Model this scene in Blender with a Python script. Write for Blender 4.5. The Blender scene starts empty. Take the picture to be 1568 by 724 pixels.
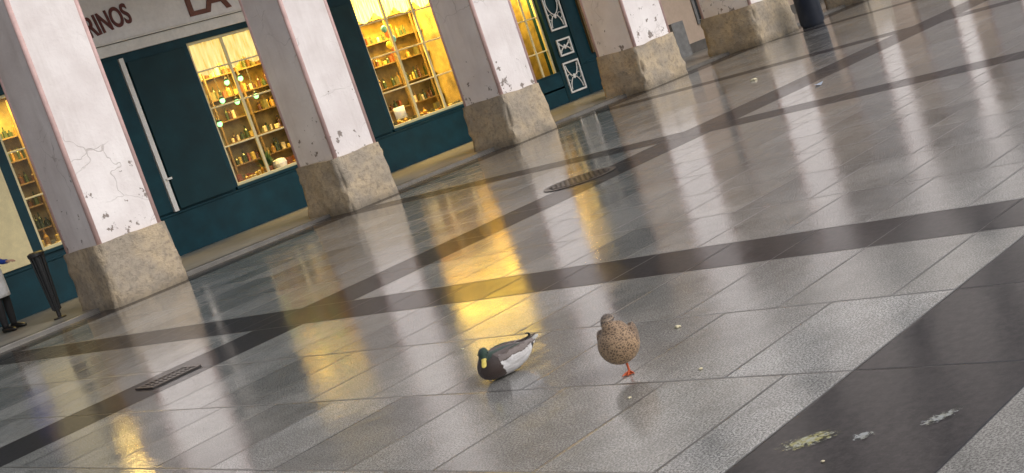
import bpy, math, random
from mathutils import Vector, Matrix, noise
random.seed(7)
SC=bpy.context.scene; COL=bpy.context.collection
SC.view_settings.view_transform='Standard'
try: SC.view_settings.look='None'
except Exception: pass
SC.view_settings.exposure=0

# ------------------------------------------------------------------ camera
h=1.6; yaw=math.radians(47.3); th=math.radians(7.65); ro=math.radians(18.7); f=2006.
F=Vector((math.cos(yaw),math.sin(yaw),0)); R=Vector((math.sin(yaw),-math.cos(yaw),0)); Z=Vector((0,0,1))
d=F*math.cos(th)-Z*math.sin(th); up0=F*math.sin(th)+Z*math.cos(th)
cr=R*math.cos(ro)-up0*math.sin(ro); cu=R*math.sin(ro)+up0*math.cos(ro)
cam=bpy.data.cameras.new('camera'); co=bpy.data.objects.new('camera',cam); COL.objects.link(co)
M=Matrix((cr,cu,-d)).transposed().to_4x4(); M.translation=Vector((0,0,h)); co.matrix_world=M
cam.lens=f/1568*36; cam.clip_end=1500; cam.clip_start=.05; SC.camera=co

# ------------------------------------------------------------------ light
wd=bpy.data.worlds.new('World'); SC.world=wd; wd.use_nodes=True
nt=wd.node_tree; nt.nodes.clear()
sky=nt.nodes.new('ShaderNodeTexSky'); sky.sky_type='NISHITA'; sky.sun_disc=False
sky.sun_elevation=math.radians(42); sky.sun_rotation=math.radians(165); sky.dust_density=2.5; sky.air_density=1.25
hs=nt.nodes.new('ShaderNodeHueSaturation'); hs.inputs['Saturation'].default_value=.45
bg=nt.nodes.new('ShaderNodeBackground'); bg.inputs[1].default_value=.15
hs.inputs['Value'].default_value=1.15
ow=nt.nodes.new('ShaderNodeOutputWorld')
nt.links.new(sky.outputs[0],hs.inputs['Color']); nt.links.new(hs.outputs[0],bg.inputs[0]); nt.links.new(bg.outputs[0],ow.inputs[0])
sl=bpy.data.lights.new('sun','SUN'); sl.energy=.9; sl.angle=math.radians(55); sl.color=(1,.97,.95)
so=bpy.data.objects.new('sun',sl); COL.objects.link(so)
el=math.radians(42); az=math.radians(165)
sd=Vector((math.sin(az)*math.cos(el),math.cos(az)*math.cos(el),math.sin(el)))
so.rotation_euler=sd.to_track_quat('Z','Y').to_euler()

# ------------------------------------------------------------------ node helpers
class NT:
    def __init__(s,name):
        s.mt=bpy.data.materials.new(name); s.mt.use_nodes=True; s.t=s.mt.node_tree
        s.b=s.t.nodes['Principled BSDF']; s.out=s.t.nodes['Material Output']
        s.tc=s.t.nodes.new('ShaderNodeTexCoord'); s.P=s.tc.outputs['Object']
    def n(s,ty,ins={},**kw):
        nd=s.t.nodes.new('ShaderNode'+ty)
        for k,v in kw.items(): setattr(nd,k,v)
        for k,v in ins.items(): s.set(nd.inputs[k],v)
        return nd
    def set(s,i,v):
        if isinstance(v,bpy.types.NodeSocket): s.t.links.new(v,i)
        else: i.default_value=v
    def m(s,op,a,b=None,c=None,clamp=False):
        nd=s.t.nodes.new('ShaderNodeMath'); nd.operation=op; nd.use_clamp=clamp
        for i,v in enumerate((a,b,c)):
            if v is not None: s.set(nd.inputs[i],v)
        return nd.outputs[0]
    def noise(s,scale,detail=4,rough=.55,vec=None,dist=0):
        nd=s.n('TexNoise',{'Scale':scale,'Detail':detail,'Roughness':rough,'Distortion':dist,'Vector':vec or s.P}); return nd.outputs['Fac']
    def vor(s,scale,feature='F1',vec=None,out='Distance'):
        nd=s.n('TexVoronoi',{},feature=feature); s.set(nd.inputs['Scale'],scale); s.set(nd.inputs['Vector'],vec or s.P); return nd.outputs[out]
    def rng(s,v,a,b,c=0,d=1):
        nd=s.n('MapRange',{'Value':v,'From Min':a,'From Max':b,'To Min':c,'To Max':d}); return nd.outputs[0]
    def mix(s,fac,a,b,bt='MIX'):
        nd=s.t.nodes.new('ShaderNodeMix'); nd.data_type='RGBA'; nd.blend_type=bt
        s.set(nd.inputs[0],fac)
        for i,v in ((6,a),(7,b)):
            if isinstance(v,tuple): v=(*v,1) if len(v)==3 else v
            s.set(nd.inputs[i],v)
        return nd.outputs[2]
    def sep(s,v=None):
        nd=s.n('SeparateXYZ',{0:v or s.P}); return nd.outputs
    def mapv(s,sc):
        return s.n('Mapping',{'Vector':s.P,'Scale':sc}).outputs[0]
    def bump(s,hh,strength=.5,dist=.01,normal=None):
        nd=s.n('Bump',{'Strength':strength,'Distance':dist,'Height':hh})
        if normal is not None: s.set(nd.inputs['Normal'],normal)
        return nd.outputs[0]
    def fin(s,col=None,rough=None,nrm=None,**kw):
        for k,v in (('Base Color',col),('Roughness',rough),('Normal',nrm)):
            if v is not None:
                if isinstance(v,tuple): v=(*v,1) if len(v)==3 else v
                s.set(s.b.inputs[k],v)
        for k,v in kw.items():
            k=k.replace('_',' '); s.set(s.b.inputs[k],v)
        return s.mt
def simple(name,c,rough=.6,var=.25,scale=8,bump=.2,bd=.004,**kw):
    s=NT(name); n1=s.noise(scale,3); n2=s.noise(scale*7,2)
    dark=tuple(x*(1-var) for x in c); lite=tuple(min(1,x*(1+var*.6)) for x in c)
    col=s.mix(s.rng(n1,.3,.7),dark,lite); col=s.mix(s.m('MULTIPLY',s.rng(n2,.4,.7),.3),col,tuple(x*.75 for x in c))
    return s.fin(col,rough,s.bump(n2,bump,bd) if bump else None,**kw)
def emis(name,c,st):
    s=NT(name); n1=s.noise(9,2); col=s.mix(n1,tuple(x*.8 for x in c),c)
    return s.fin(col,.5,None,Emission_Color=col,Emission_Strength=st)

# ------------------------------------------------------------------ materials
def ground_mat():
    s=NT('wet_stone_paving'); sx_=s.sep(); x,y,z=sx_[0],sx_[1],sx_[2]
    ax=s.m('FLOORED_MODULO',s.m('SUBTRACT',x,6.0),6.05)
    ay=s.m('FLOORED_MODULO',s.m('SUBTRACT',y,2.1),7.2)
    bA=s.m('LESS_THAN',ax,.56); bB=s.m('LESS_THAN',ay,.8)
    band=s.m('MAXIMUM',bA,bB)
    rx=s.m('DIVIDE',s.m('SUBTRACT',ax,.56),.915); ri=s.m('FLOOR',rx); fx=s.m('FRACT',rx)
    dx=s.m('MULTIPLY',s.m('MINIMUM',fx,s.m('SUBTRACT',1,fx)),.915)
    dx=s.m('ADD',dx,bA)
    sy=s.m('ADD',s.m('DIVIDE',s.m('SUBTRACT',ay,.8),.64),s.m('MULTIPLY',s.m('FLOORED_MODULO',ri,2),.5))
    ci=s.m('FLOOR',sy); fy=s.m('FRACT',sy)
    dy=s.m('ADD',s.m('MULTIPLY',s.m('MINIMUM',fy,s.m('SUBTRACT',1,fy)),.64),bB)
    ex=s.m('MINIMUM',ax,s.m('ABSOLUTE',s.m('SUBTRACT',ax,.56)))
    ey=s.m('MINIMUM',ay,s.m('ABSOLUTE',s.m('SUBTRACT',ay,.8)))
    med=s.noise(9,2)
    wob=s.m('MULTIPLY',s.m('SUBTRACT',s.noise(60,2),.5),.010)
    dd=s.m('ADD',s.m('MINIMUM',s.m('MINIMUM',dx,dy),s.m('MINIMUM',ex,ey)),wob)
    joint=s.rng(dd,.003,.010,1,0)
    pi=s.m('FLOOR',s.m('DIVIDE',s.m('SUBTRACT',x,6.0),6.05)); pj=s.m('FLOOR',s.m('DIVIDE',s.m('SUBTRACT',y,2.1),7.2))
    idv=s.n('CombineXYZ',{0:s.m('ADD',ri,s.m('MULTIPLY',pi,9)),1:s.m('ADD',ci,s.m('MULTIPLY',pj,17)),2:3.0}).outputs[0]
    wn=s.n('TexWhiteNoise',{'Vector':idv}); rnd=wn.outputs['Value']; wc=wn.outputs['Color']; rnc=s.sep(wc)[1]
    film=s.noise(.9,4,.65); sp=s.noise(105,2,.8); sp2=s.vor(130)
    g=s.mix(s.rng(sp,.40,.60),(.050,.048,.046),(.50,.485,.455))
    g=s.mix(s.rng(sp2,.26,.12),g,(.022,.02,.02))
    g=s.mix(s.m('MULTIPLY',rnc,.28),g,(.20,.175,.13))
    g=s.mix(s.m('MULTIPLY',s.rng(med,.45,.75),.4),g,(.10,.09,.075))
    tone=s.m('ADD',.66,s.m('MULTIPLY',rnd,.5))
    tone=s.m('MULTIPLY',tone,s.rng(film,.40,.60,.80,1.15))
    tv=s.n('CombineXYZ',{0:tone,1:tone,2:tone}).outputs[0]
    g=s.mix(1.,g,tv,'MULTIPLY')
    bk=s.mix(s.rng(s.noise(24,4,.75),.38,.66),(.005,.004,.005),(.032,.024,.027))
    bk=s.mix(s.m('MULTIPLY',s.rng(sp,.58,.7),.35),bk,(.07,.06,.065))
    col=s.mix(band,g,bk); col=s.mix(s.m('MULTIPLY',joint,.9),col,(.012,.011,.010))
    cro=s.m('ADD',s.m('ADD',s.rng(film,.40,.60,.02,.075),s.m('MULTIPLY',rnd,.025)),s.m('MULTIPLY',joint,.25))
    hgt=s.m('ADD',s.m('MULTIPLY',sp,s.rng(film,.40,.60,.20,.40)),s.m('MULTIPLY',med,.7))
    hgt=s.m('SUBTRACT',hgt,s.m('MULTIPLY',joint,.7))
    nb0=s.bump(hgt,.34,.0033)
    tilt=s.n('VectorMath',{0:s.n('VectorMath',{0:wc,1:(.5,.5,.5)},operation='SUBTRACT').outputs[0],1:(.007,.007,0)},operation='MULTIPLY').outputs[0]
    nb=s.n('VectorMath',{0:s.n('VectorMath',{0:nb0,1:tilt},operation='ADD').outputs[0]},operation='NORMALIZE').outputs[0]
    cw=s.m('SUBTRACT',1,s.m('MULTIPLY',band,.45))
    s.set(s.b.inputs['Specular IOR Level'],s.m('SUBTRACT',.3,s.m('MULTIPLY',band,.2)))
    return s.fin(col,.45,nb,Coat_Weight=cw,Coat_Roughness=cro,Coat_IOR=1.64,Coat_Normal=nb)
def plaster_mat(name,c1,c2):
    s=NT(name); z=s.sep()[2]
    n1=s.noise(1.2,4,.6); n2=s.noise(22,3,.6); st=s.noise(1,4,.6,s.mapv((5,5,.5)))
    col=s.mix(s.rng(n1,.35,.65),c1,c2)
    col=s.mix(s.m('MULTIPLY',s.rng(st,.5,.75),.22),col,(.38,.31,.27))
    dv=s.n('VectorMath',{0:s.P,1:s.n('VectorMath',{0:s.n('TexNoise',{'Scale':3.0,'Vector':s.P}).outputs['Color'],1:(.5,.5,.5)},operation='MULTIPLY').outputs[0]},operation='ADD').outputs[0]
    cr_=s.vor(1.3,'DISTANCE_TO_EDGE',dv); crm=s.m('MULTIPLY',s.rng(cr_,.012,.002),s.rng(s.noise(.9,2),.5,.62))
    col=s.mix(s.m('MULTIPLY',crm,.5),col,(.3,.25,.22))
    low=s.rng(z,2.4,.95); pe=s.m('ADD',s.noise(5.5,5,.65),s.m('MULTIPLY',low,.15)); pm=s.rng(pe,.735,.75)
    col=s.mix(pm,col,(.26,.215,.19))
    hh=s.m('SUBTRACT',s.m('ADD',n2,s.m('MULTIPLY',n1,1.)),s.m('ADD',s.m('MULTIPLY',pm,.9),s.m('MULTIPLY',crm,.7)))
    return s.fin(col,.85,s.bump(hh,.5,.012))
def stone_mat(name,c1,c2,c3):
    s=NT(name); z=s.sep()[2]
    n1=s.noise(2.1,5,.6); n2=s.noise(14,5,.7)
    col=s.mix(s.rng(n1,.4,.6),c1,c2); col=s.mix(s.m('MULTIPLY',s.rng(n2,.48,.7),.65),col,c3)
    damp=s.rng(s.m('ADD',z,s.m('MULTIPLY',s.noise(4,3),.25)),.28,.1); col=s.mix(s.m('MULTIPLY',damp,.6),col,(.09,.075,.055))
    return s.fin(col,.8,s.bump(s.m('ADD',n2,s.m('MULTIPLY',s.noise(50,3),.4)),.9,.03))
M_ground=ground_mat()
M_plas=plaster_mat('pink_white_plaster',(.68,.61,.59),(.81,.75,.73))
M_plas2=plaster_mat('upper_wall_plaster',(.56,.51,.48),(.68,.63,.60))
M_pink=simple('pink_corner_paint',(.60,.40,.37),.7,.15,6)
M_stone=stone_mat('plinth_stone',(.50,.39,.26),(.36,.30,.23),(.16,.13,.105))
M_arc=simple('arcade_paving',(.27,.25,.22),.3,.25,3)
M_kerb=simple('kerb_stone',(.12,.11,.10),.3,.3,5)
M_beige=simple('beige_render',(.54,.42,.33),.85,.12,2)
M_teal=simple('teal_paint',(.003,.040,.058),.55,.3,3,.15); M_teal2=simple('teal_paint_panel',(.004,.034,.045),.55,.25,2,.1)
for mm in (M_teal,M_teal2): mm.node_tree.nodes['Principled BSDF'].inputs['Specular IOR Level'].default_value=.25
M_white=simple('white_paint',(.78,.77,.75),.6,.1,4)
M_cream=simple('cream_frame_paint',(.76,.66,.38),.5,.1,8)
M_sign=simple('sign_board_paint',(.86,.85,.86),.7,.08,2)
M_red=simple('dark_red_letters',(.12,.02,.015),.5,.2,10)
M_brown=simple('brown_letters',(.17,.05,.03),.5,.3,10)
M_wood=simple('shelf_wood',(.17,.11,.04),.55,.3,12)
M_woodb=simple('back_panel_wood',(.26,.19,.06),.7,.7,3)
M_dark=simple('dark_interior',(.03,.028,.025),.8,.2,5)
M_iron=simple('black_iron',(.018,.018,.02),.45,.3,20)
M_rust=simple('cast_iron_wet',(.035,.022,.017),.35,.5,30,.4,Coat_Weight=.5,Coat_Roughness=.2)
M_bin=simple('dark_blue_metal',(.022,.028,.045),.4,.2,10)
M_glassd=simple('window_glass_dark',(.03,.035,.04),.08,.1,2,0)
M_roof=simple('roof_tiles',(.30,.13,.07),.8,.4,5,.5,.03)
def glass():
    s=NT('shop_glass'); t=s.n('BsdfTransparent'); g=s.n('BsdfGlossy',{'Roughness':.02})
    fr=s.n('Fresnel',{'IOR':1.45}); w=s.noise(1.5,2); nb=s.bump(w,.05,.01); s.set(g.inputs['Normal'],nb)
    mx=s.n('MixShader',{0:s.m('MULTIPLY',fr.outputs[0],.6),1:t.outputs[0],2:g.outputs[0]})
    s.t.links.new(mx.outputs[0],s.out.inputs[0]); return s.mt
M_glass=glass()
def glowing_fabric(name,st,ca,cb):
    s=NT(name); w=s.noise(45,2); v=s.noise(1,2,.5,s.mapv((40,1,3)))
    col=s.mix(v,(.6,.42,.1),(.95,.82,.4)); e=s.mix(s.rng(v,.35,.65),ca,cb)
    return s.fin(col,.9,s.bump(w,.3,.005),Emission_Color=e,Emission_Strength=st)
M_glowlace1=glowing_fabric('lace_curtain_painted_glow',.8,(.62,.42,.10),(1,.86,.38)); M_glowlace2=glowing_fabric('lace_curtain_painted_glow_strong',6.5,(.45,.27,.03),(1,.72,.12))  # lamplight painted into the lace as emission, stronger copy feeds the yellow ground reflection
M_goods=[simple('goods_green_glass',(.04,.06,.02),.25,.3,10),simple('goods_brown_glass',(.08,.035,.012),.25,.3,10),simple('goods_amber',(.34,.19,.04),.3,.3,10),
  simple('goods_white_tin',(.62,.54,.36),.5,.2,20),simple('goods_red_box',(.22,.07,.03),.5,.3,20),simple('goods_olive_box',(.12,.11,.05),.5,.3,20),simple('goods_gold_tin',(.5,.36,.09),.35,.3,20)]
M_bulb=emis('warm_bulb',(1,.82,.45),12); M_green=emis('green_lamp_glass',(.30,1,.34),2.6)

# ------------------------------------------------------------------ mesh builder
class MB:
    def __init__(s): s.v=[];s.f=[];s.mi=[]
    def box(s,x0,x1,y0,y1,z0,z1,m=0):
        b=len(s.v); s.v+=[(x,y,z) for z in (z0,z1) for y in (y0,y1) for x in (x0,x1)]
        for q in ((0,2,3,1),(4,5,7,6),(0,1,5,4),(2,6,7,3),(0,4,6,2),(1,3,7,5)): s.f.append(tuple(b+i for i in q)); s.mi.append(m)
    def rings(s,rs,m=0,cap=True):
        b=len(s.v); n=len(rs[0])
        for r in rs: s.v+=[tuple(p) for p in r]
        for i in range(len(rs)-1):
            for j in range(n):
                k=(j+1)%n; s.f.append((b+i*n+j,b+i*n+k,b+(i+1)*n+k,b+(i+1)*n+j)); s.mi.append(m)
        if cap:
            s.f.append(tuple(b+j for j in range(n))[::-1]); s.mi.append(m)
            e=b+(len(rs)-1)*n; s.f.append(tuple(e+j for j in range(n))); s.mi.append(m)
    def lathe(s,cx,cy,prof,m=0,n=10,z=0):
        s.rings([[(cx+r*math.cos(2*math.pi*j/n),cy+r*math.sin(2*math.pi*j/n),z+zz) for j in range(n)] for r,zz in prof],m)
    def tube(s,pts,m=0,n=10,sub=1,side=None):
        P=[]
        for i in range(len(pts)-1):
            p0=pts[max(i-1,0)];p1=pts[i];p2=pts[i+1];p3=pts[min(i+2,len(pts)-1)]
            for k in range(sub):
                t=k/sub
                def cr3(a,b,c,e): return .5*((2*b)+(c-a)*t+(2*a-5*b+4*c-e)*t*t+(-a+3*b-3*c+e)*t*t*t)
                P.append((cr3(*[Vector(q[0]) for q in (p0,p1,p2,p3)]),max(.0005,cr3(p0[1],p1[1],p2[1],p3[1])),max(.0005,cr3(p0[2],p1[2],p2[2],p3[2]))))
        P.append((Vector(pts[-1][0]),pts[-1][1],pts[-1][2]))
        rs=[]
        for i,(c,a,b2) in enumerate(P):
            T=(P[min(i+1,len(P)-1)][0]-P[max(i-1,0)][0]).normalized()
            S=Vector(side) if side else (T.cross(Z) if abs(T.z)<.9 else T.cross(Vector((1,0,0))))
            S=(S-T*S.dot(T)).normalized(); U=S.cross(T)
            rs.append([c+S*a*math.cos(2*math.pi*j/n)+U*b2*math.sin(2*math.pi*j/n) for j in range(n)])
        s.rings(rs,m)
    def ell(s,c,r,m=0,n=14,rot=None):
        rs=[]
        for i in range(n//2+1):
            a=-math.pi/2+math.pi*i/(n//2); cc=max(math.cos(a),.02)
            ring=[]
            for j in range(n):
                p=Vector((r[0]*cc*math.cos(2*math.pi*j/n),r[1]*cc*math.sin(2*math.pi*j/n),r[2]*math.sin(a)))
                if rot: p=rot@p
                ring.append(Vector(c)+p)
            rs.append(ring)
        s.rings(rs,m)
    def obj(s,name,mats,parent=None,smooth=False,bevel=0):
        me=bpy.data.meshes.new(name); me.from_pydata(s.v,[],s.f); 
        for m in (mats if isinstance(mats,list) else [mats]): me.materials.append(m)
        me.polygons.foreach_set('material_index',s.mi)
        if smooth: me.polygons.foreach_set('use_smooth',[True]*len(s.f))
        me.update(); o=bpy.data.objects.new(name,me); COL.objects.link(o)
        if parent: o.parent=parent
        if bevel:
            b=o.modifiers.new('bevel','BEVEL'); b.width=bevel; b.segments=2; b.limit_method='ANGLE'
        return o
def empty(name,loc=(0,0,0)):
    e=bpy.data.objects.new(name,None); COL.objects.link(e); e.location=loc; e.empty_display_size=.2; return e

# ------------------------------------------------------------------ ground
g=MB(); g.v=[(-500,-500,0),(500,-500,0),(500,17.5,0),(-500,17.5,0),(500,700,0),(-500,700,0)]; g.f=[(0,1,2,3),(3,2,4,5)]; g.mi=[0,0]
g.obj('plaza_ground',M_ground)

# ------------------------------------------------------------------ arcade building
B=empty('arcaded_building')
W=21.0
PIL=[(-8.2,-7.2,16.9),(-4.05,-3.05,16.9),(.1,1.1,16.9),(4.25,5.25,16.9),(8.22,9.34,16.9),(12.50,13.50,16.9),(16.46,17.54,16.9),(20.42,21.75,16.9),(24.2,25.7,16.6)]
x=29.4
while x<58: PIL.append((x,x+1.1,16.9)); x+=4.2
FZ=.045
fl=MB(); fl.box(-10,60,17.75,30,-.2,FZ,0); fl.box(-10,60,17.50,17.747,-.2,FZ+.004,1); fl.obj('arcade_floor',[M_arc,M_kerb],B,bevel=.01)
def plinth(x0,x1,y0,y1,z1,seed):
    m=MB(); n=18
    def P(x,y,z):
        bat=.035*(1-z/z1)
        cx=(x0+x1)/2; cy=(y0+y1)/2
        px=cx+(x-cx)*(1+bat/(x1-x0)*2); py=cy+(y-cy)*(1+bat/(y1-y0)*2)
        o=noise.noise_vector(Vector((px*2.2+seed,py*2.2,z*2.2)))*.032+noise.noise_vector(Vector((px*8,py*8,z*8+seed)))*.016
        ex=min(abs(x-x0),abs(x-x1)); ey=min(abs(y-y0),abs(y-y1)); 
        if ex<.03 and ey<.03:
            k=.04+.05*noise.noise(Vector((x*3,y*3,z*5+seed))); px+=(cx-px)/abs(cx-px)*k; py+=(cy-py)/abs(cy-py)*k
        if z>z1-.001: o.z=noise.noise(Vector((px*2,py*2,seed)))*.035
        elif z<.01: o.z=0
        return (px+o.x,py+o.y,z+o.z)
    def face(fn,flip):
        b=len(m.v)
        for i in range(n+1):
            for j in range(n+1): m.v.append(fn(i/n,j/n))
        for i in range(n):
            for j in range(n):
                q=(b+i*(n+1)+j,b+(i+1)*(n+1)+j,b+(i+1)*(n+1)+j+1,b+i*(n+1)+j+1); m.f.append(q[::-1] if flip else q); m.mi.append(0)
    L=lambda a,b,t:a+(b-a)*t
    face(lambda s,t:P(L(x0,x1,s),y0,L(0,z1,t)),False); face(lambda s,t:P(L(x0,x1,s),y1,L(0,z1,t)),True)
    face(lambda s,t:P(x0,L(y0,y1,s),L(0,z1,t)),True); face(lambda s,t:P(x1,L(y0,y1,s),L(0,z1,t)),False)
    face(lambda s,t:P(L(x0,x1,s),L(y0,y1,t),z1),False)
    return m
for i,(a,b,y0) in enumerate(PIL):
    plinth(a,b,y0,18.05,.90,i*3.1).obj('pillar_plinth',M_stone,B,smooth=True)
    s=MB(); ins=.06; s.box(a+ins,b-ins,y0+ins,18.05-ins,.86,4.55,0); s.obj('pillar_shaft',M_plas,B,bevel=.02)
    s=MB()
    for cx_,cy_ in ((a+ins+.02,y0+ins+.02),(b-ins-.02,y0+ins+.02),(a+ins+.02,18.05-ins-.02),(b-ins-.02,18.05-ins-.02)):
        s.lathe(cx_,cy_,[(.037,.885),(.037,4.5)],0,12)
    s.obj('pillar_corner_bead',M_pink,B,smooth=True)
s=MB()
for i in range(len(PIL)-1):
    a=PIL[i][1]-.06; b=PIL[i+1][0]+.06; n=14; pts=[]
    for k in range(n+1):
        t=k/n; xx=a+(b-a)*t; pts.append((xx,4.55+.95*math.sqrt(max(0,1-(2*t-1)**2))))
    for k in range(n):
        (xa,za),(xb,zb)=pts[k],pts[k+1]; q=len(s.v)
        for yy in (16.97,18.03): s.v+=[(xa,yy,za),(xb,yy,zb),(xb,yy,5.8),(xa,yy,5.8)]
        s.f+=[(q,q+1,q+2,q+3),(q+7,q+6,q+5,q+4),(q,q+4,q+5,q+1)]; s.mi+=[0,0,0]
for (a,b,y0) in PIL: s.box(a+.06,b-.06,16.97,18.03,4.55,5.8,0)
s.obj('arch_spandrels',M_plas,B)
s=MB(); s.box(-10,60,16.82,18.03,5.80,6.02,0); s.box(-10,60,16.5,18.03,13.0,13.3,0); s.obj('cornices',M_white,B,bevel=.02)
s=MB(); s.box(-10,60,17.0,30,6.02,6.1,0); s.box(-10,60,18.04,30,5.70,5.80,0)
wi=MB(); 
for i in range(len(PIL)-1):
    c0=(PIL[i][0]+PIL[i][1])/2; c1=(PIL[i+1][0]+PIL[i+1][1])/2; cm=(c0+c1)/2
    for z0,z1,t0,t1 in ((6.1,9.5,6.3,8.8),(9.5,13.0,9.9,12.1)):
        s.box(c0,cm-.6,17.0,17.5,z0,z1,0); s.box(cm+.6,c1,17.0,17.5,z0,z1,0)
        s.box(cm-.6,cm+.6,17.0,17.5,t1,z1,0); s.box(cm-.6,cm+.6,17.0,17.5,z0,t0,0)
        wi.box(cm-.6,cm+.6,17.3,17.33,t0,t1,0)
        for u in (-.6,-.03,.54): wi.box(cm+u,cm+u+.06,17.24,17.29,t0,t1,1)
        wi.box(cm-.7,cm-.6,16.94,16.998,t0,t1+.1,1); wi.box(cm+.6,cm+.7,16.94,16.998,t0,t1+.1,1); wi.box(cm-.6,cm+.6,16.94,16.998,t1,t1+.1,1)
        wi.box(cm-.9,cm+.9,16.45,16.95,t0-.12,t0-.02,1)
        for k in range(19): wi.box(cm-.88+k*.097,cm-.865+k*.097,16.47,16.485,t0-.02,t0+.93,2)
        wi.box(cm-.9,cm+.9,16.46,16.49,t0+.931,t0+.96,2)
s.obj('upper_walls',M_plas2,B); wi.obj('upper_windows_balconies',[M_glassd,M_white,M_iron],B)
s=MB(); s.v=[(-10.3,16.3,13.31),(60.3,16.3,13.31),(60.3,24,16),(-10.3,24,16),(-10.3,31,13.31),(60.3,31,13.31)]; s.f=[(0,1,2,3),(3,2,5,4),(0,3,4),(1,5,2)]; s.mi=[0]*4; s.obj('roof',M_roof,B)
s=MB(); s.box(-10,-9.8,18.04,30,0,13.0); s.box(59.8,60,18.04,30,0,13.0); s.box(-10,60,30.0,30.2,0,13.0); s.obj('side_walls',M_plas2,B)

# ---------------- shop wall with openings
OP=[(9.30,10.55,.95,3.58),(13.24,15.6,.86,3.62),(17.23,19.6,.86,3.90),(21.55,22.42,.45,3.1),(28.15,29.4,.8,3.3)]
wl=MB(); xs=-10.0
def wallseg(a,b,z0,z1):
    cuts=[a]+[c for c in (5.0,25.6) if a<c<b]+[b]
    for p,q in zip(cuts,cuts[1:]):
        wl.box(p,q,W,W+.25,z0,z1,0 if (5.0<=(p+q)/2<25.6) else 1)
for a,b,z0,z1 in OP:
    wallseg(xs,a,0,5.7); wallseg(a,b,0,z0); wallseg(a,b,z1,5.7); xs=b
wallseg(xs,60,0,5.7)
wl.obj('shop_wall',[M_teal,M_beige],B)
s=MB()
s.box(5,25.5,W-.06,W-.002,FZ,.76,0)
s.box(5,25.5,W-.08,W-.002,.762,.79,0)
s.box(11.93,13.12,W-.07,W-.002,.83,3.56,1)
for (a,b) in ((15.72,17.1),(19.72,21.4)): s.box(a,b,W-.05,W-.002,.83,3.56,1)
s.box(8.35,9.12,W-.03,W-.002,.83,3.5,2)
s.box(11.80,11.89,W-.07,W-.002,.81,3.65,3)
s.box(11.84,11.96,W-.10,W-.072,1.38,1.42,3)
s.box(11.45,11.78,W-.05,W-.002,.83,3.65,0)
s.obj('shopfront_panels',[M_teal,M_teal2,M_cream,M_white],B,bevel=.006)
s=MB(); s.box(9.9,21.2,W-.08,W-.002,3.97,4.95,0); s.box(9.9,21.2,W-.13,W-.082,3.93,3.967,1); s.box(9.9,17.1,W-.05,W-.002,3.73,3.925,1); s.box(19.75,21.2,W-.05,W-.002,3.73,3.925,1)
s.obj('shop_sign_board',[M_sign,M_white],B,bevel=.008)
def text(name,t,size,loc,mat,al='LEFT',tilt=0,sx=1):
    c=bpy.data.curves.new(name,'FONT'); c.body=t; c.size=size; c.extrude=.012; c.align_x=al; c.offset=.010
    o=bpy.data.objects.new(name,c); COL.objects.link(o); o.location=loc; o.rotation_euler=(math.pi/2,-math.radians(tilt),0); o.scale=(sx,1,1)
    c.materials.append(mat); o.parent=B
text('sign_lettering','ULTRAMARINOS',.50,(12.32,W-.095,4.22),M_red,'RIGHT',7,.62)
text('sign_lettering','LA CONFIANZA',.72,(13.42,W-.095,4.06),M_brown,'LEFT',0,1.15)

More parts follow.
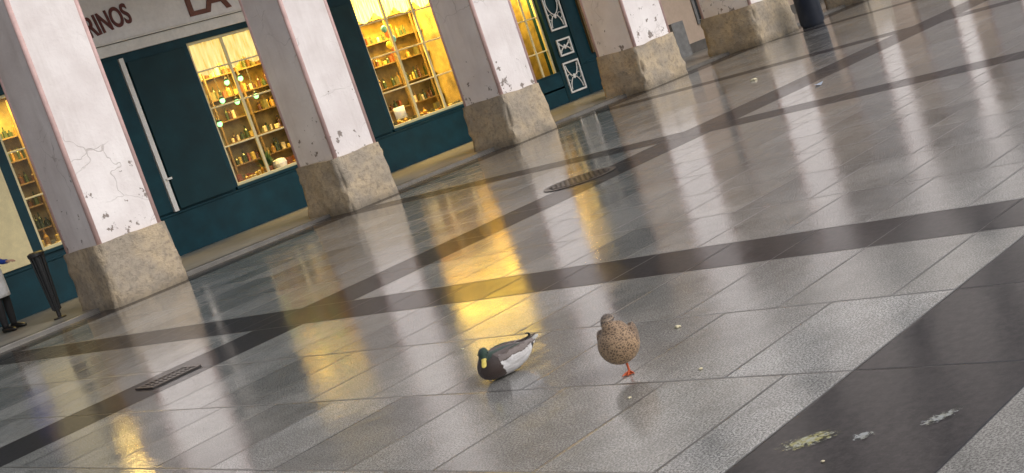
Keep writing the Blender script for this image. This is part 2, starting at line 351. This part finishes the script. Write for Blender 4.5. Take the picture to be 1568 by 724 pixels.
# ---------------- display windows
def goods(m,x0,x1,y,z,seed,kind=None,hmax=.3):
    rr=random.Random(seed); x=x0+.05
    while x<x1-.05:
        if rr.random()<.12: x+=rr.uniform(.05,.2); continue
        k=rr.choice([0,0,1,1,2,3,4,5,6]) if kind is None else rr.choice(kind); r=rr.uniform(.022,.055); hh=rr.uniform(.12,hmax)
        yy=y+rr.uniform(-.05,.05)
        if k in(0,1,2): m.lathe(x+r,yy,[(r,0),(r,hh*.6),(r*.35,hh*.75),(r*.3,hh)],k,8,z)
        elif k in (3,6): m.lathe(x+r,yy,[(r,0),(r*1.05,hh*.5),(r,hh*.55),(r*.8,hh*.58)],k,8,z)
        else: m.box(x,x+2*r,yy-.05,yy+.05,z,z+hh*.7,k)
        x+=2*r+rr.uniform(.005,.035)
def display(name,x0,x1,z0,z1,style):
    E=empty(name); E.parent=B
    s=MB()
    y0=W+.26; yb=W+1.35
    s.box(x0-.25,x1+.25,yb,yb+.03,z0-.1,z1+.12,0); s.box(x0-.28,x0-.25,y0,yb,z0-.1,z1+.12,0); s.box(x1+.25,x1+.28,y0,yb,z0-.1,z1+.12,0)
    s.box(x0-.25,x1+.25,W+.251,yb,z0-.06,z0-.02,1); s.box(x0-.25,x1+.25,y0,yb,z1+.08,z1+.12,2)
    nsh=5
    for k in range(nsh):
        zz=z0+.32+k*(z1-z0-.55)/nsh
        s.box(x0-.24,x1+.24,yb-.24,yb-.002,zz,zz+.025,1)
    for k in range(4):
        xx=x0+(x1-x0)*k/3; s.box(xx-.02,xx+.02,yb-.27,yb-.245,z0-.02,z1,1)
    s.obj('display_case',[M_woodb,M_wood,M_cream],E)
    gm=MB(); sd_=int(x0*10)
    for k in range(nsh):
        zz=z0+.345+k*(z1-z0-.55)/nsh
        goods(gm,x0-.2,x1+.2,yb-.12,zz,sd_+k,[0,1,0,2] if style==0 else None)
    for k in range(2): goods(gm,x0+.05,x1-.05,W+.45+.3*k,z0-.02,sd_+20+k,[3,4,6,5,2],.2 if k==0 else .35)
    gm.obj('bottles_and_tins',M_goods,E,smooth=False)
    fr=MB(); y1=W+.04; y2=W+.10; t=.055
    fr.box(x0,x0+t,y1,y2,z0,z1,0); fr.box(x1-t,x1,y1,y2,z0,z1,0); fr.box(x0+t,x1-t,y1,y2,z0,z0+t,0); fr.box(x0+t,x1-t,y1,y2,z1-t,z1,0)
    n=3 if x1-x0>1.5 else 2
    for k in range(1,n):
        xx=x0+(x1-x0)*k/n; fr.box(xx-.03,xx+.03,y1+.01,y2-.01,z0+t,z1-t,0)
    for zz in ([z0+.75,z0+1.5,z0+2.2] if style else [z0+.9,z0+1.7]): fr.box(x0+t,x1-t,y1+.015,y2-.015,zz-.015,zz+.015,0)
    fr.box(x0-.06,x1+.06,W-.06,W+.0-.002,z0-.055,z0-.003,1)
    fr.obj('window_frame',[M_cream,M_teal],E,bevel=.005)
    gl=MB(); gl.v=[(x0+.03,W+.07,z0+.03),(x1-.03,W+.07,z0+.03),(x1-.03,W+.07,z1-.03),(x0+.03,W+.07,z1-.03)]; gl.f=[(0,1,2,3)]; gl.mi=[0]; gl.obj('window_glass',M_glass,E)
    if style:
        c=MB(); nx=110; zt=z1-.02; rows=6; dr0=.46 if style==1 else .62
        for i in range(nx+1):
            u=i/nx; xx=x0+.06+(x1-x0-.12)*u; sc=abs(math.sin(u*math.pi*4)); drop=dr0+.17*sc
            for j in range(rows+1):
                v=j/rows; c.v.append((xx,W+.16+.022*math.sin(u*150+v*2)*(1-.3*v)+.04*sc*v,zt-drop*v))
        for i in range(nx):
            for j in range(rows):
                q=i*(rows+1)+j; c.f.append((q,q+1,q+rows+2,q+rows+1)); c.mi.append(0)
        c.obj('lace_valance',M_glowlace1 if style==1 else M_glowlace2,E,smooth=True)
    def lamp(nm,en,x,y,z,sx,sy):
        l=bpy.data.lights.new(nm,'AREA'); l.shape='RECTANGLE'; l.size=sx; l.size_y=sy; l.energy=en; l.color=(1,.68,.16)
        lo=bpy.data.objects.new(nm,l); COL.objects.link(lo); lo.location=(x,y,z); lo.parent=E
    xm=(x0+x1)/2
    lamp('shop_ceiling_light',(110,260,560)[style],xm,W+.62,z1+.03,(x1-x0)*.85,.55)
    L=MB(); L.box(x0+.1,x1-.1,W+.32,W+.92,z1+.045,z1+.075,1)
    if style==2: L.ell((17.78,W+.34,3.47),(.13,.10,.12),0,16)
    L.obj('lamp_fittings',[M_bulb,M_cream],E,smooth=False)
    return E
display('wine_window',*OP[0],0)
E1=display('display_window',*OP[1],1); E2=display('display_window',*OP[2],2); display('door_window',*OP[3],0)
m=MB()
for bx,bz in ((13.52,2.05),(13.98,2.75),(14.05,2.35),(14.5,2.35),(13.75,2.45),(14.3,2.75)):
    m.ell((bx,W+.30,bz),(.05,.05,.055),0); m.lathe(bx,W+.30,[(.06,.04),(.02,.09),(.006,.1),(.006,3.5-bz)],1,8,bz)
m.obj('pendant_lamps',[M_green,M_iron],E1,smooth=True)
m=MB()
for k in range(70):
    a=random.uniform(0,6.28); e=random.uniform(.1,1.3); l=random.uniform(.12,.28); c=Vector((14.25,W+.35,.98)); dr=Vector((math.cos(a)*math.cos(e),math.sin(a)*math.cos(e)*.6,math.sin(e)))
    p=c+dr*l; q=dr.cross(Z).normalized()*.03; b=len(m.v); m.v+=[tuple(c+dr*l*.3),tuple(p-q),tuple(p+dr*.08),tuple(p+q)]; m.f.append((b,b+1,b+2,b+3)); m.mi.append(0)
m.lathe(14.25,W+.35,[(.06,0),(.09,.14),(.085,.14)],1,12,.86)
m.lathe(14.45,W+.25,[(.05,0),(.13,.05),(.15,.13),(.12,.2),(.05,.22)],2,14,.86)
m.obj('potted_plant_and_dish',[simple('leaf_green',(.03,.09,.03),.5),simple('terracotta',(.35,.13,.06)),M_white],E1)
m=MB()
for k,(dx,dz,mi) in enumerate(((0,0,2),(.1,-.12,1),(-.06,-.22,0),(.04,-.34,2),(.09,.12,0),(-.05,.13,1))): m.ell((18.1+dx,W+.25,2.75+dz),(.07,.05,.08),mi)
m.box(17.55,17.85,W+.22,W+.23,1.0,1.25,3)
m.obj('hanging_toys',[simple('toy_yellow',(.8,.6,.05)),simple('toy_blue',(.08,.3,.5)),simple('toy_red',(.5,.15,.08)),M_white],E2,smooth=True)

# ---------------- ornate door
m=MB(); m.box(22.5,23.2,W-.04,W-.002,FZ,3.1,0); m.box(22.42,22.5,W-.07,W-.002,FZ,3.2,0); m.box(23.2,23.3,W-.07,W-.002,FZ,3.2,0)
def orn(x0,x1,z0,z1,nw):
    t=.04; y0=W-.095; y1=W-.062; w=x1-x0; hh=z1-z0; cx_=(x0+x1)/2
    m.box(x0,x1,y0,y1,z0,z0+t,1); m.box(x0,x1,y0,y1,z1-t,z1,1); m.box(x0,x0+t,y0,y1,z0+t,z1-t,1); m.box(x1-t,x1,y0,y1,z0+t,z1-t,1)
    for sgn in (-1,1):
        n=16*nw; P=[]
        for k in range(n+1):
            u=k/n; a=math.cos(math.pi*nw*u)
            P.append((Vector((cx_+sgn*(w*.33*(abs(a)**.6)+.012),W-.078,z0+.075+(hh-.15)*u)),.016,.010))
        m.tube(P,1,6,1,(1,0,0))
        for k in range(nw):
            zc=z0+hh*(k+.5)/nw
            P=[(Vector((cx_+sgn*(.30*w-.07*math.cos(a_)),W-.078,zc+.07*math.sin(a_))),.010,.008) for a_ in [i_*.6 for i_ in range(9)]]
            m.tube(P,1,6,1)
    for k in range(nw): m.ell((cx_,W-.078,z0+hh*(k+.5)/nw),(.045,.012,.06),1,10)
orn(22.56,23.12,1.72,3.0,2); orn(22.6,23.08,1.10,1.5,1); orn(22.56,23.12,.22,.95,1)
m.box(23.75,24.35,W-.07,W-.002,.95,3.0,2); m.box(23.82,24.28,W-.075,W-.072,1.05,2.9,3)
for k in range(6): m.box(23.88,24.2,W-.08,W-.077,1.15+k*.28,1.3+k*.28,1 if k%2 else 4)
m.obj('ornate_door_and_notice_board',[M_teal2,M_white,M_wood,simple('poster_brown',(.28,.12,.06)),simple('poster_orange',(.5,.2,.06))],B)
m=MB(); m.box(28.15,29.4,W+.1,W+.13,.8,3.3,0); m.box(28.05,28.15,W-.04,W-.002,.7,3.4,1); m.box(29.4,29.5,W-.04,W-.002,.7,3.4,1); m.box(28.15,29.4,W-.08,W-.002,.7,.797,1)
m.box(26.6,27.1,W-.3,W-.06,FZ,.95,1); m.box(25.6,60,W-.05,W-.004,FZ,.30,2)
m.obj('neighbour_window',[M_glassd,simple('grey_metal',(.2,.2,.2)),M_kerb],B)

# ------------------------------------------------------------------ street furniture
m=MB(); bx,by=8.0,18.35
m.lathe(bx,by,[(.09,0),(.09,.02),(.03,.03),(.03,.20)],0,14,FZ)
for k in range(12):
    a=k/12*6.283
    m.tube([(V_,.011,.011) for V_ in (Vector((bx+.055*math.cos(a),by+.055*math.sin(a),.18)),Vector((bx+.10*math.cos(a),by+.10*math.sin(a),1.02)))],0,6)
m.lathe(bx,by,[(.05,.12),(.082,.95)],0,16,FZ); m.lathe(bx,by,[(.105,.94),(.12,.96),(.12,1.0),(.08,1.02)],0,18,FZ)
m.obj('litter_bin',M_iron,None,smooth=False)
m=MB(); m.lathe(25.3,15.95,[(.24,0),(.24,.06),(.27,.08),(.27,.85),(.30,.88),(.30,.95),(.22,1.05),(.05,1.08)],0,28); m.obj('street_litter_bin',M_bin,None,smooth=True)
m=MB(); cx_,cy_=10.6,10.12
m.lathe(cx_,cy_,[(.43,.004),(.43,.009),(.39,.009),(.38,.006),(.37,.006)],0,40)
for k in range(-4,5):
    hw=math.sqrt(max(0,.35**2-(k*.08)**2)); m.box(cx_-hw,cx_+hw,cy_+k*.08-.015,cy_+k*.08+.015,.0065,.012,0)
    m.box(cx_+k*.08-.012,cx_+k*.08+.012,cy_-hw,cy_+hw,.0065,.0135,0)
m.obj('manhole_cover',M_rust,None)
m=MB(); x0,x1,y0,y1=4.66,5.12,9.56,9.86
m.box(x0,x1,y0,y1,.001,.005,1)
m.box(x0,x1,y0,y0+.03,.005,.014,0); m.box(x0,x1,y1-.03,y1,.005,.014,0); m.box(x0,x0+.03,y0+.03,y1-.03,.005,.014,0); m.box(x1-.03,x1,y0+.03,y1-.03,.005,.014,0); m.box(x0+.03,x1-.03,(y0+y1)/2-.012,(y0+y1)/2+.012,.005,.013,0)
for k in range(9): xx=x0+.05+k*.0425; m.box(xx,xx+.018,y0+.03,y1-.03,.005,.0125,0)
m.obj('drain_grate',[M_rust,M_dark],None)

def blob(m,cx_,cy_,r,hh,mi,seed,asp=1,ang=0):
    n=16; rr=random.Random(seed); ph=[rr.uniform(.55,1.25) for _ in range(n)]
    rings=[]
    for sc,z in ((1,.001),(.85,hh*.7),(.5,hh),(.05,hh*1.05)):
        ring=[]
        for j in range(n):
            a=2*math.pi*j/n; px=r*ph[j]*sc*math.cos(a)*asp; py=r*ph[j]*sc*math.sin(a)
            ring.append((cx_+px*math.cos(ang)-py*math.sin(ang),cy_+px*math.sin(ang)+py*math.cos(ang),z+.001))
        rings.append(ring)
    m.rings(rings,mi)
m=MB()
for (a,b,r,hh) in ((4.92,4.37,.017,.012),(4.29,3.755,.010,.009),(3.99,3.94,.012,.006),(4.9,6.05,.013,.008),(16.7,11.8,.05,.03),(3.35,2.55,.007,.005)):
    blob(m,a,b,r,hh,0,int(a*100))
m.obj('bread_crumbs',simple('bread',(.62,.54,.36),.7,.2,60),None,smooth=True)
def smear(name,seed,c1,c2,th_):
    s=NT(name); n1=s.noise(28,4,.7); uv=s.tc.outputs['UV']; x_=s.sep(uv)
    rr=s.m('SQRT',s.m('ADD',s.m('POWER',s.m('SUBTRACT',x_[0],.5),2),s.m('POWER',s.m('SUBTRACT',x_[1],.5),2)))
    a=s.rng(s.m('SUBTRACT',s.noise(48,4,.7),s.m('MULTIPLY',rr,.75)),th_,th_+.16)
    return s.fin(s.mix(s.rng(n1,.45,.6),c1,c2),.4,None,Alpha=s.m('MULTIPLY',a,.8))
m=MB(); uvs=[]
for (a,b,lx,ly,an,mi) in ((3.52,2.71,.16,.09,-43,0),(3.55,2.51,.06,.05,-43,1),(3.69,2.29,.12,.045,-28,1)):
    c_,s_=math.cos(math.radians(an)),math.sin(math.radians(an)); q=len(m.v)
    for u,v in ((0,0),(1,0),(1,1),(0,1)):
        px=(u-.5)*lx*1.5; py=(v-.5)*ly*1.5; m.v.append((a+px*c_-py*s_,b+px*s_+py*c_,.003)); uvs.append((u,v))
    m.f.append((q,q+1,q+2,q+3)); m.mi.append(mi)
o=m.obj('bird_droppings',[smear('dropping_yellow',1,(.40,.36,.13),(.5,.5,.42),.20),smear('dropping_white',2,(.42,.43,.42),(.32,.31,.24),.20)],None)
ul=o.data.uv_layers.new(name='UVMap')
for i,lp in enumerate(o.data.loops): ul.data[i].uv=uvs[lp.vertex_index]
m=MB(); m.v=[(13.9,8.9,.004),(14.05,8.95,.03),(14.08,9.08,.006),(13.92,9.02,.025)]; m.f=[(0,1,2,3)]; m.mi=[0]; m.obj('paper_scrap',simple('paper',(.5,.56,.66)),None)

# ------------------------------------------------------------------ animals
def remesh(o,vox,it=4):
    mo=o.modifiers.new('r','REMESH'); mo.mode='VOXEL'; mo.voxel_size=vox
    sm=o.modifiers.new('s','SMOOTH'); sm.iterations=it; sm.factor=.5
    dg=bpy.context.evaluated_depsgraph_get(); dg.update(); me=bpy.data.meshes.new_from_object(o.evaluated_get(dg)); o.modifiers.clear(); o.data=me
    me.polygons.foreach_set('use_smooth',[True]*len(me.polygons)); return o
def paint(o,fn):
    me=o.data; ca=me.color_attributes.new('Col','FLOAT_COLOR','POINT')
    arr=[]
    for v in me.vertices: c=fn(v.co); arr+=[c[0],c[1],c[2],1]
    ca.data.foreach_set('color',arr)
def feather_mat(name,scallop):
    s=NT(name); at=s.n('Attribute'); at.attribute_name='Col'; col=at.outputs['Color']
    st=s.noise(1,3,.6,s.mapv((90,260,260))); 
    if scallop:
        wv=s.n('VectorMath',{0:s.P,1:s.n('VectorMath',{0:s.n('TexNoise',{'Scale':30.0,'Detail':1.0,'Vector':s.P}).outputs['Color'],1:(.012,.012,.012)},operation='MULTIPLY').outputs[0]},operation='ADD').outputs[0]
        dv=s.n('Mapping',{'Vector':wv,'Scale':(70,70,85)}).outputs[0]; e=s.vor(1.0,'DISTANCE_TO_EDGE',dv); vd=s.vor(1.0,'F1',dv)
        pat=s.mix(s.rng(e,.02,.20),(1.75,1.6,1.4),(.72,.63,.56)); pat=s.mix(s.rng(vd,.34,.10),pat,(.30,.25,.22))
        col=s.mix(1.,col,pat,'MULTIPLY'); hh=s.m('ADD',s.m('MULTIPLY',e,.8),s.m('MULTIPLY',st,.6))
    else:
        hh=st
    col=s.mix(s.m('MULTIPLY',s.rng(st,.35,.7),.4),col,s.mix(1.,col,(.5,.45,.43),'MULTIPLY'))
    return s.fin(col,.65,s.bump(hh,.7,.005),Sheen_Weight=.15)
M_fm=feather_mat('drake_feathers',False); M_ff=feather_mat('hen_feathers',True)
M_bill=simple('bill_yellow',(.62,.48,.10),.35,.2,60); M_leg=simple('orange_leg',(.60,.12,.04),.4,.25,80); M_eye=simple('eye_black',(.01,.01,.01),.1)
M_bill2=simple('bill_brown',(.22,.12,.05),.4,.3,60)
V=Vector
def mixc(a,b,t): t=max(0,min(1,t)); return tuple(a[i]*(1-t)+b[i]*t for i in range(3))
# --- drake, sitting
D=empty('mallard_drake',(4.44,5.16,0)); D.rotation_euler=(0,0,math.radians(167)); D.scale=(1.08,1.08,1.06)
hd=V((math.cos(math.radians(50)),math.sin(math.radians(50)),-.50)).normalized()
HC=V((.122,.022,.150))
m=MB()
m.tube([(V((-.200,0,.112)),.004,.003),(V((-.175,0,.104)),.026,.007),(V((-.14,0,.092)),.042,.022),(V((-.09,0,.078)),.066,.050),(V((-.02,0,.070)),.083,.067),(V((.05,0,.070)),.086,.069),(V((.10,0,.074)),.078,.069),(V((.137,0,.080)),.056,.056),(V((.158,0,.086)),.02,.022)],0,28,5,(0,1,0))
m.tube([(V((.08,0,.09)),.055,.055),(V((.106,.006,.116)),.040,.042),(V((.117,.015,.136)),.030,.031),(HC,.026,.026)],0,20,4,(0,1,0))
rq=hd.to_track_quat('X','Z').to_matrix()
m.ell(HC,(.037,.027,.030),0,20,rq); m.ell(HC+hd*.022-V((0,0,.004)),(.022,.017,.017),0,16,rq)
for sg in (1,-1):
    m.tube([(V((.07,sg*.066,.088)),.012,.03),(V((.02,sg*.078,.094)),.016,.042),(V((-.05,sg*.070,.098)),.016,.040),(V((-.11,sg*.045,.104)),.012,.024),(V((-.165,sg*.018,.112)),.005,.008)],0,16,4,(0,1,0))
o=m.obj('body',M_fm,D); remesh(o,.0032,5)
def cm(p):
    x,y,z=p; nz=noise.noise(V((x*40,y*40,z*40)))*.012
    if (p-HC).length<.042 or z>.134: 
        g=(.005,.022,.016); return mixc(g,(.010,.04,.020),(noise.noise(p*60)+.5))
    if x>.072+nz+ (z-.07)*.25 : return mixc((.060,.032,.024),(.032,.019,.015),(z-.02)/.09)
    top=.104+nz*.6-.10*max(0,x)+ (.0 if x>-.1 else .004)
    if x<-.178: return (.66,.64,.61)
    if x<-.135 and z<.098: return (.66,.64,.61) if x<-.155 else (.02,.018,.018)
    if z>top+.022: return mixc((.11,.08,.07),(.05,.038,.033),abs(y)<.03)
    if z>top: return (.22,.18,.165)
    if z>top-.006: return (.11,.08,.07)
    c=(.72,.695,.69)
    if z<.03: c=mixc(c,(.36,.34,.33),(.03-z)/.03)
    return mixc(c,(.55,.52,.515),noise.noise(V((x*20,y*60,z*120)))+.3)
paint(o,cm)
m=MB()
b0=HC+hd*.030-V((0,0,.006)); bs=hd.cross(Z).normalized()
m.tube([(b0,.014,.013),(b0+hd*.016,.012,.009),(b0+hd*.036-V((0,0,.003)),.013,.0055),(b0+hd*.052-V((0,0,.004)),.011,.004),(b0+hd*.058-V((0,0,.005)),.003,.0015)],0,14,4,tuple(bs)); m.obj('bill',M_bill,D,smooth=True)
m=MB()
for sg in (1,-1): m.ell(HC+hd*.012+bs*sg*.0245+V((0,0,.009)),(.004,.004,.004),0,10)
m.obj('eyes',M_eye,D,smooth=True)
m=MB()
for k in range(7):
    a=(k-3)*.16; m.tube([(V((-.155,math.sin(a)*.02,.104)),.009,.002),(V((-.185,math.sin(a)*.045,.112+.003*(3-abs(k-3)))),.010,.0015),(V((-.212+.006*abs(k-3),math.sin(a)*.07,.118)),.003,.001)],0,8,3,(0,1,0))
for sg in (-.006,.006): m.tube([(V((-.14,sg,.115)),.006,.003),(V((-.165,sg,.132)),.005,.003),(V((-.158,sg,.147)),.003,.002),(V((-.146,sg,.143)),.001,.001)],1,8,4,(0,1,0))
for sg in (1,-1): m.tube([(V((-.10,sg*.035,.118)),.010,.004),(V((-.16,sg*.016,.124)),.007,.003),(V((-.20,sg*.004,.127)),.002,.001)],2,8,3,(0,1,0))
m.obj('tail_feathers',[simple('tail_white',(.62,.6,.56),.6,.1,60),simple('tail_black',(.015,.015,.016)),simple('primary_brown',(.07,.05,.04))],D,smooth=True)

# --- hen, standing on one leg, head tucked back
H=empty('mallard_hen',(4.33,4.22,0)); H.rotation_euler=(0,0,math.radians(212))
m=MB()
m.tube([(V((-.19,0,.165)),.006,.004),(V((-.16,0,.162)),.030,.012),(V((-.11,0,.158)),.055,.038),(V((-.06,0,.155)),.080,.068),(V((.0,0,.150)),.097,.088),(V((.045,0,.147)),.100,.093),(V((.085,0,.146)),.082,.080),(V((.112,0,.146)),.045,.05),(V((.124,0,.146)),.012,.015)],0,30,5,(0,1,0))
m.tube([(V((.035,0,.175)),.088,.075),(V((.030,0,.215)),.070,.062),(V((.015,-.004,.240)),.050,.045)],0,24,4,(0,1,0))
m.tube([(V((.045,-.006,.215)),.050,.045),(V((.050,-.014,.250)),.036,.032),(V((.025,-.020,.268)),.032,.026),(V((-.01,-.018,.270)),.029,.024),(V((-.04,-.012,.258)),.018,.016)],0,20,4,(0,1,0))
m.ell((.020,-.018,.270),(.044,.034,.032),0,18)
for sg in (1,-1):
    m.tube([(V((.045,sg*.078,.18)),.013,.040),(V((-.01,sg*.083,.172)),.016,.055),(V((-.07,sg*.060,.168)),.016,.046),(V((-.14,sg*.030,.165)),.010,.022),(V((-.19,sg*.010,.165)),.004,.006)],0,16,4,(0,1,0))
m.tube([(V((-.005,0,.19)),.068,.052),(V((-.05,0,.185)),.052,.040),(V((-.11,0,.172)),.035,.02)],0,18,4,(0,1,0))
m.tube([(V((.02,.006,.09)),.034,.036),(V((.02,.006,.064)),.018,.019),(V((.021,.006,.048)),.009,.009)],0,14,3)
o=m.obj('body',M_ff,H); remesh(o,.0034,4)
def cf(p):
    x,y,z=p
    if (p-V((.020,-.018,.270))).length<.050 and z>.242:
        c=(.19,.15,.115)
        if z>.286: c=(.10,.078,.062)
        elif abs(z-.272)<.004: c=(.07,.052,.042)
        return c
    if abs(y)>.074 and x<.06 and z>.15: return (.17,.12,.08)
    return mixc((.28,.20,.125),(.21,.15,.10),(z-.08)/.15+noise.noise(p*20)*.4)
paint(o,cf)
m=MB(); m.tube([(V((.021,.006,.062)),.008,.008),(V((.020,.006,.035)),.0055,.006),(V((.019,.006,.016)),.006,.007),(V((.024,.006,.007)),.007,.007)],0,10,3)
toes=[V((.070,-.024,.003)),V((.078,.006,.003)),V((.066,.036,.003))]; hb=V((.022,.006,.007))
for t in toes: m.tube([(hb,.0055,.0055),((hb+t)/2+V((0,0,.002)),.0045,.0048),(t,.002,.002)],0,8,3)
m.tube([(hb,.003,.003),(V((.004,.008,.003)),.0015,.0015)],0,6,1)
b=len(m.v); m.v+=[tuple(hb),tuple(toes[0]),tuple((toes[0]+toes[1])/2-V((.009,0,0))),tuple(toes[1]),tuple((toes[1]+toes[2])/2-V((.009,0,0))),tuple(toes[2])]
m.f+=[(b,b+1,b+2),(b,b+2,b+3),(b,b+3,b+4),(b,b+4,b+5)]; m.mi+=[0]*4
m.obj('leg_and_webbed_foot',M_leg,H,smooth=True)
m=MB(); m.tube([(V((-.02,-.018,.264)),.013,.012),(V((-.045,-.016,.257)),.011,.006),(V((-.065,-.014,.252)),.008,.003)],0,12,3,(0,1,0)); m.obj('bill',M_bill2,H,smooth=True)
m=MB()
for sg in (1,-1): m.ell((.015,-.018+sg*.0325,.274),(.004,.003,.004),0,10)
m.obj('eyes',M_eye,H,smooth=True)

# ------------------------------------------------------------------ person (shop worker at the left edge)
P0=empty('standing_person',(7.73,19.46,FZ)); P0.rotation_euler=(0,0,math.radians(-60))
m=MB()
for sg in (1,-1):
    m.tube([(V((0,sg*.09,.92)),.10,.10),(V((0,sg*.095,.70)),.085,.085),(V((.015,sg*.10,.48)),.06,.062),(V((0,sg*.10,.30)),.058,.06),(V((-.01,sg*.10,.08)),.045,.045)],0,14,4)
    m.tube([(V((-.07,sg*.10,.045)),.035,.04),(V((.02,sg*.105,.05)),.042,.045),(V((.12,sg*.115,.032)),.042,.03),(V((.17,sg*.12,.022)),.02,.018)],1,12,3,(0,1,0))
m.obj('trousers_and_shoes',[simple('black_cloth',(.012,.012,.014),.8),simple('black_shoe',(.01,.01,.01),.35)],P0,smooth=True)
m=MB()
m.tube([(V((0,0,.86)),.17,.12),(V((0,0,1.0)),.165,.115),(V((0,0,1.15)),.16,.11),(V((0,0,1.32)),.19,.12),(V((0,0,1.42)),.15,.09),(V((0,0,1.47)),.065,.06)],0,22,5,(0,1,0))
for sg in (1,-1):
    m.tube([(V((0,sg*.16,1.39)),.06,.06),(V((-.01,sg*.215,1.27)),.052,.055),(V((-.02,sg*.235,1.10)),.045,.047),(V((.08,sg*.225,1.02)),.040,.040),(V((.20,sg*.19,1.0)),.033,.033)],0,14,4)
m.obj('blue_jumper',simple('blue_cloth',(.02,.06,.33),.85),P0,smooth=True)
m=MB(); 
m.tube([(V((.03,0,.52)),.165,.12),(V((.03,0,.70)),.165,.12),(V((.02,0,.9)),.176,.125),(V((.01,0,1.0)),.172,.122)],0,22,3,(0,1,0))
m.obj('apron',simple('white_cloth',(.6,.6,.6),.8),P0,smooth=True)
m=MB()
m.tube([(V((0,0,1.44)),.055,.055),(V((.01,0,1.52)),.05,.05)],0,12,2)
m.ell((.02,0,1.62),(.095,.075,.115),0,20); m.tube([(V((.105,0,1.635)),.008,.008),(V((.125,0,1.605)),.013,.011),(V((.108,0,1.60)),.008,.006)],0,8,2)
for sg in (1,-1):
    m.ell((.01,sg*.077,1.62),(.02,.008,.03),0,10)
    m.tube([(V((.20,sg*.19,1.0)),.026,.02),(V((.235,sg*.185,1.0)),.036,.016),(V((.285,sg*.18,.995)),.036,.014)],0,12,2,(0,1,0))
    for k in range(4):
        yy=sg*.18+(k-1.5)*.019; l=(.055,.068,.072,.06)[k]
        m.tube([(V((.275,yy,.995)),.0085,.0085),(V((.275+l*.6,yy,.99)),.008,.008),(V((.275+l,yy,.965)),.006,.006)],0,8,2)
    m.tube([(V((.225,sg*.155,.995)),.011,.01),(V((.262,sg*.132,.985)),.0095,.009),(V((.285,sg*.130,.972)),.007,.007)],0,8,2)
m.obj('head_and_hands',simple('skin',(.5,.3,.22),.5,.1),P0,smooth=True)
m=MB(); m.ell((-.005,0,1.65),(.10,.088,.11),0,18); m.obj('hair',simple('dark_hair',(.05,.03,.02),.6,.3,60),P0,smooth=True)
m=MB()
for sg in (1,-1): m.ell((.108,sg*.03,1.635),(.008,.012,.007),0,8)
m.obj('eyes',M_eye,P0,smooth=True)
m=MB(); m.ell((.108,0,1.565),(.008,.024,.008),0,10); m.obj('mouth',simple('lips',(.4,.12,.1)),P0,smooth=True)
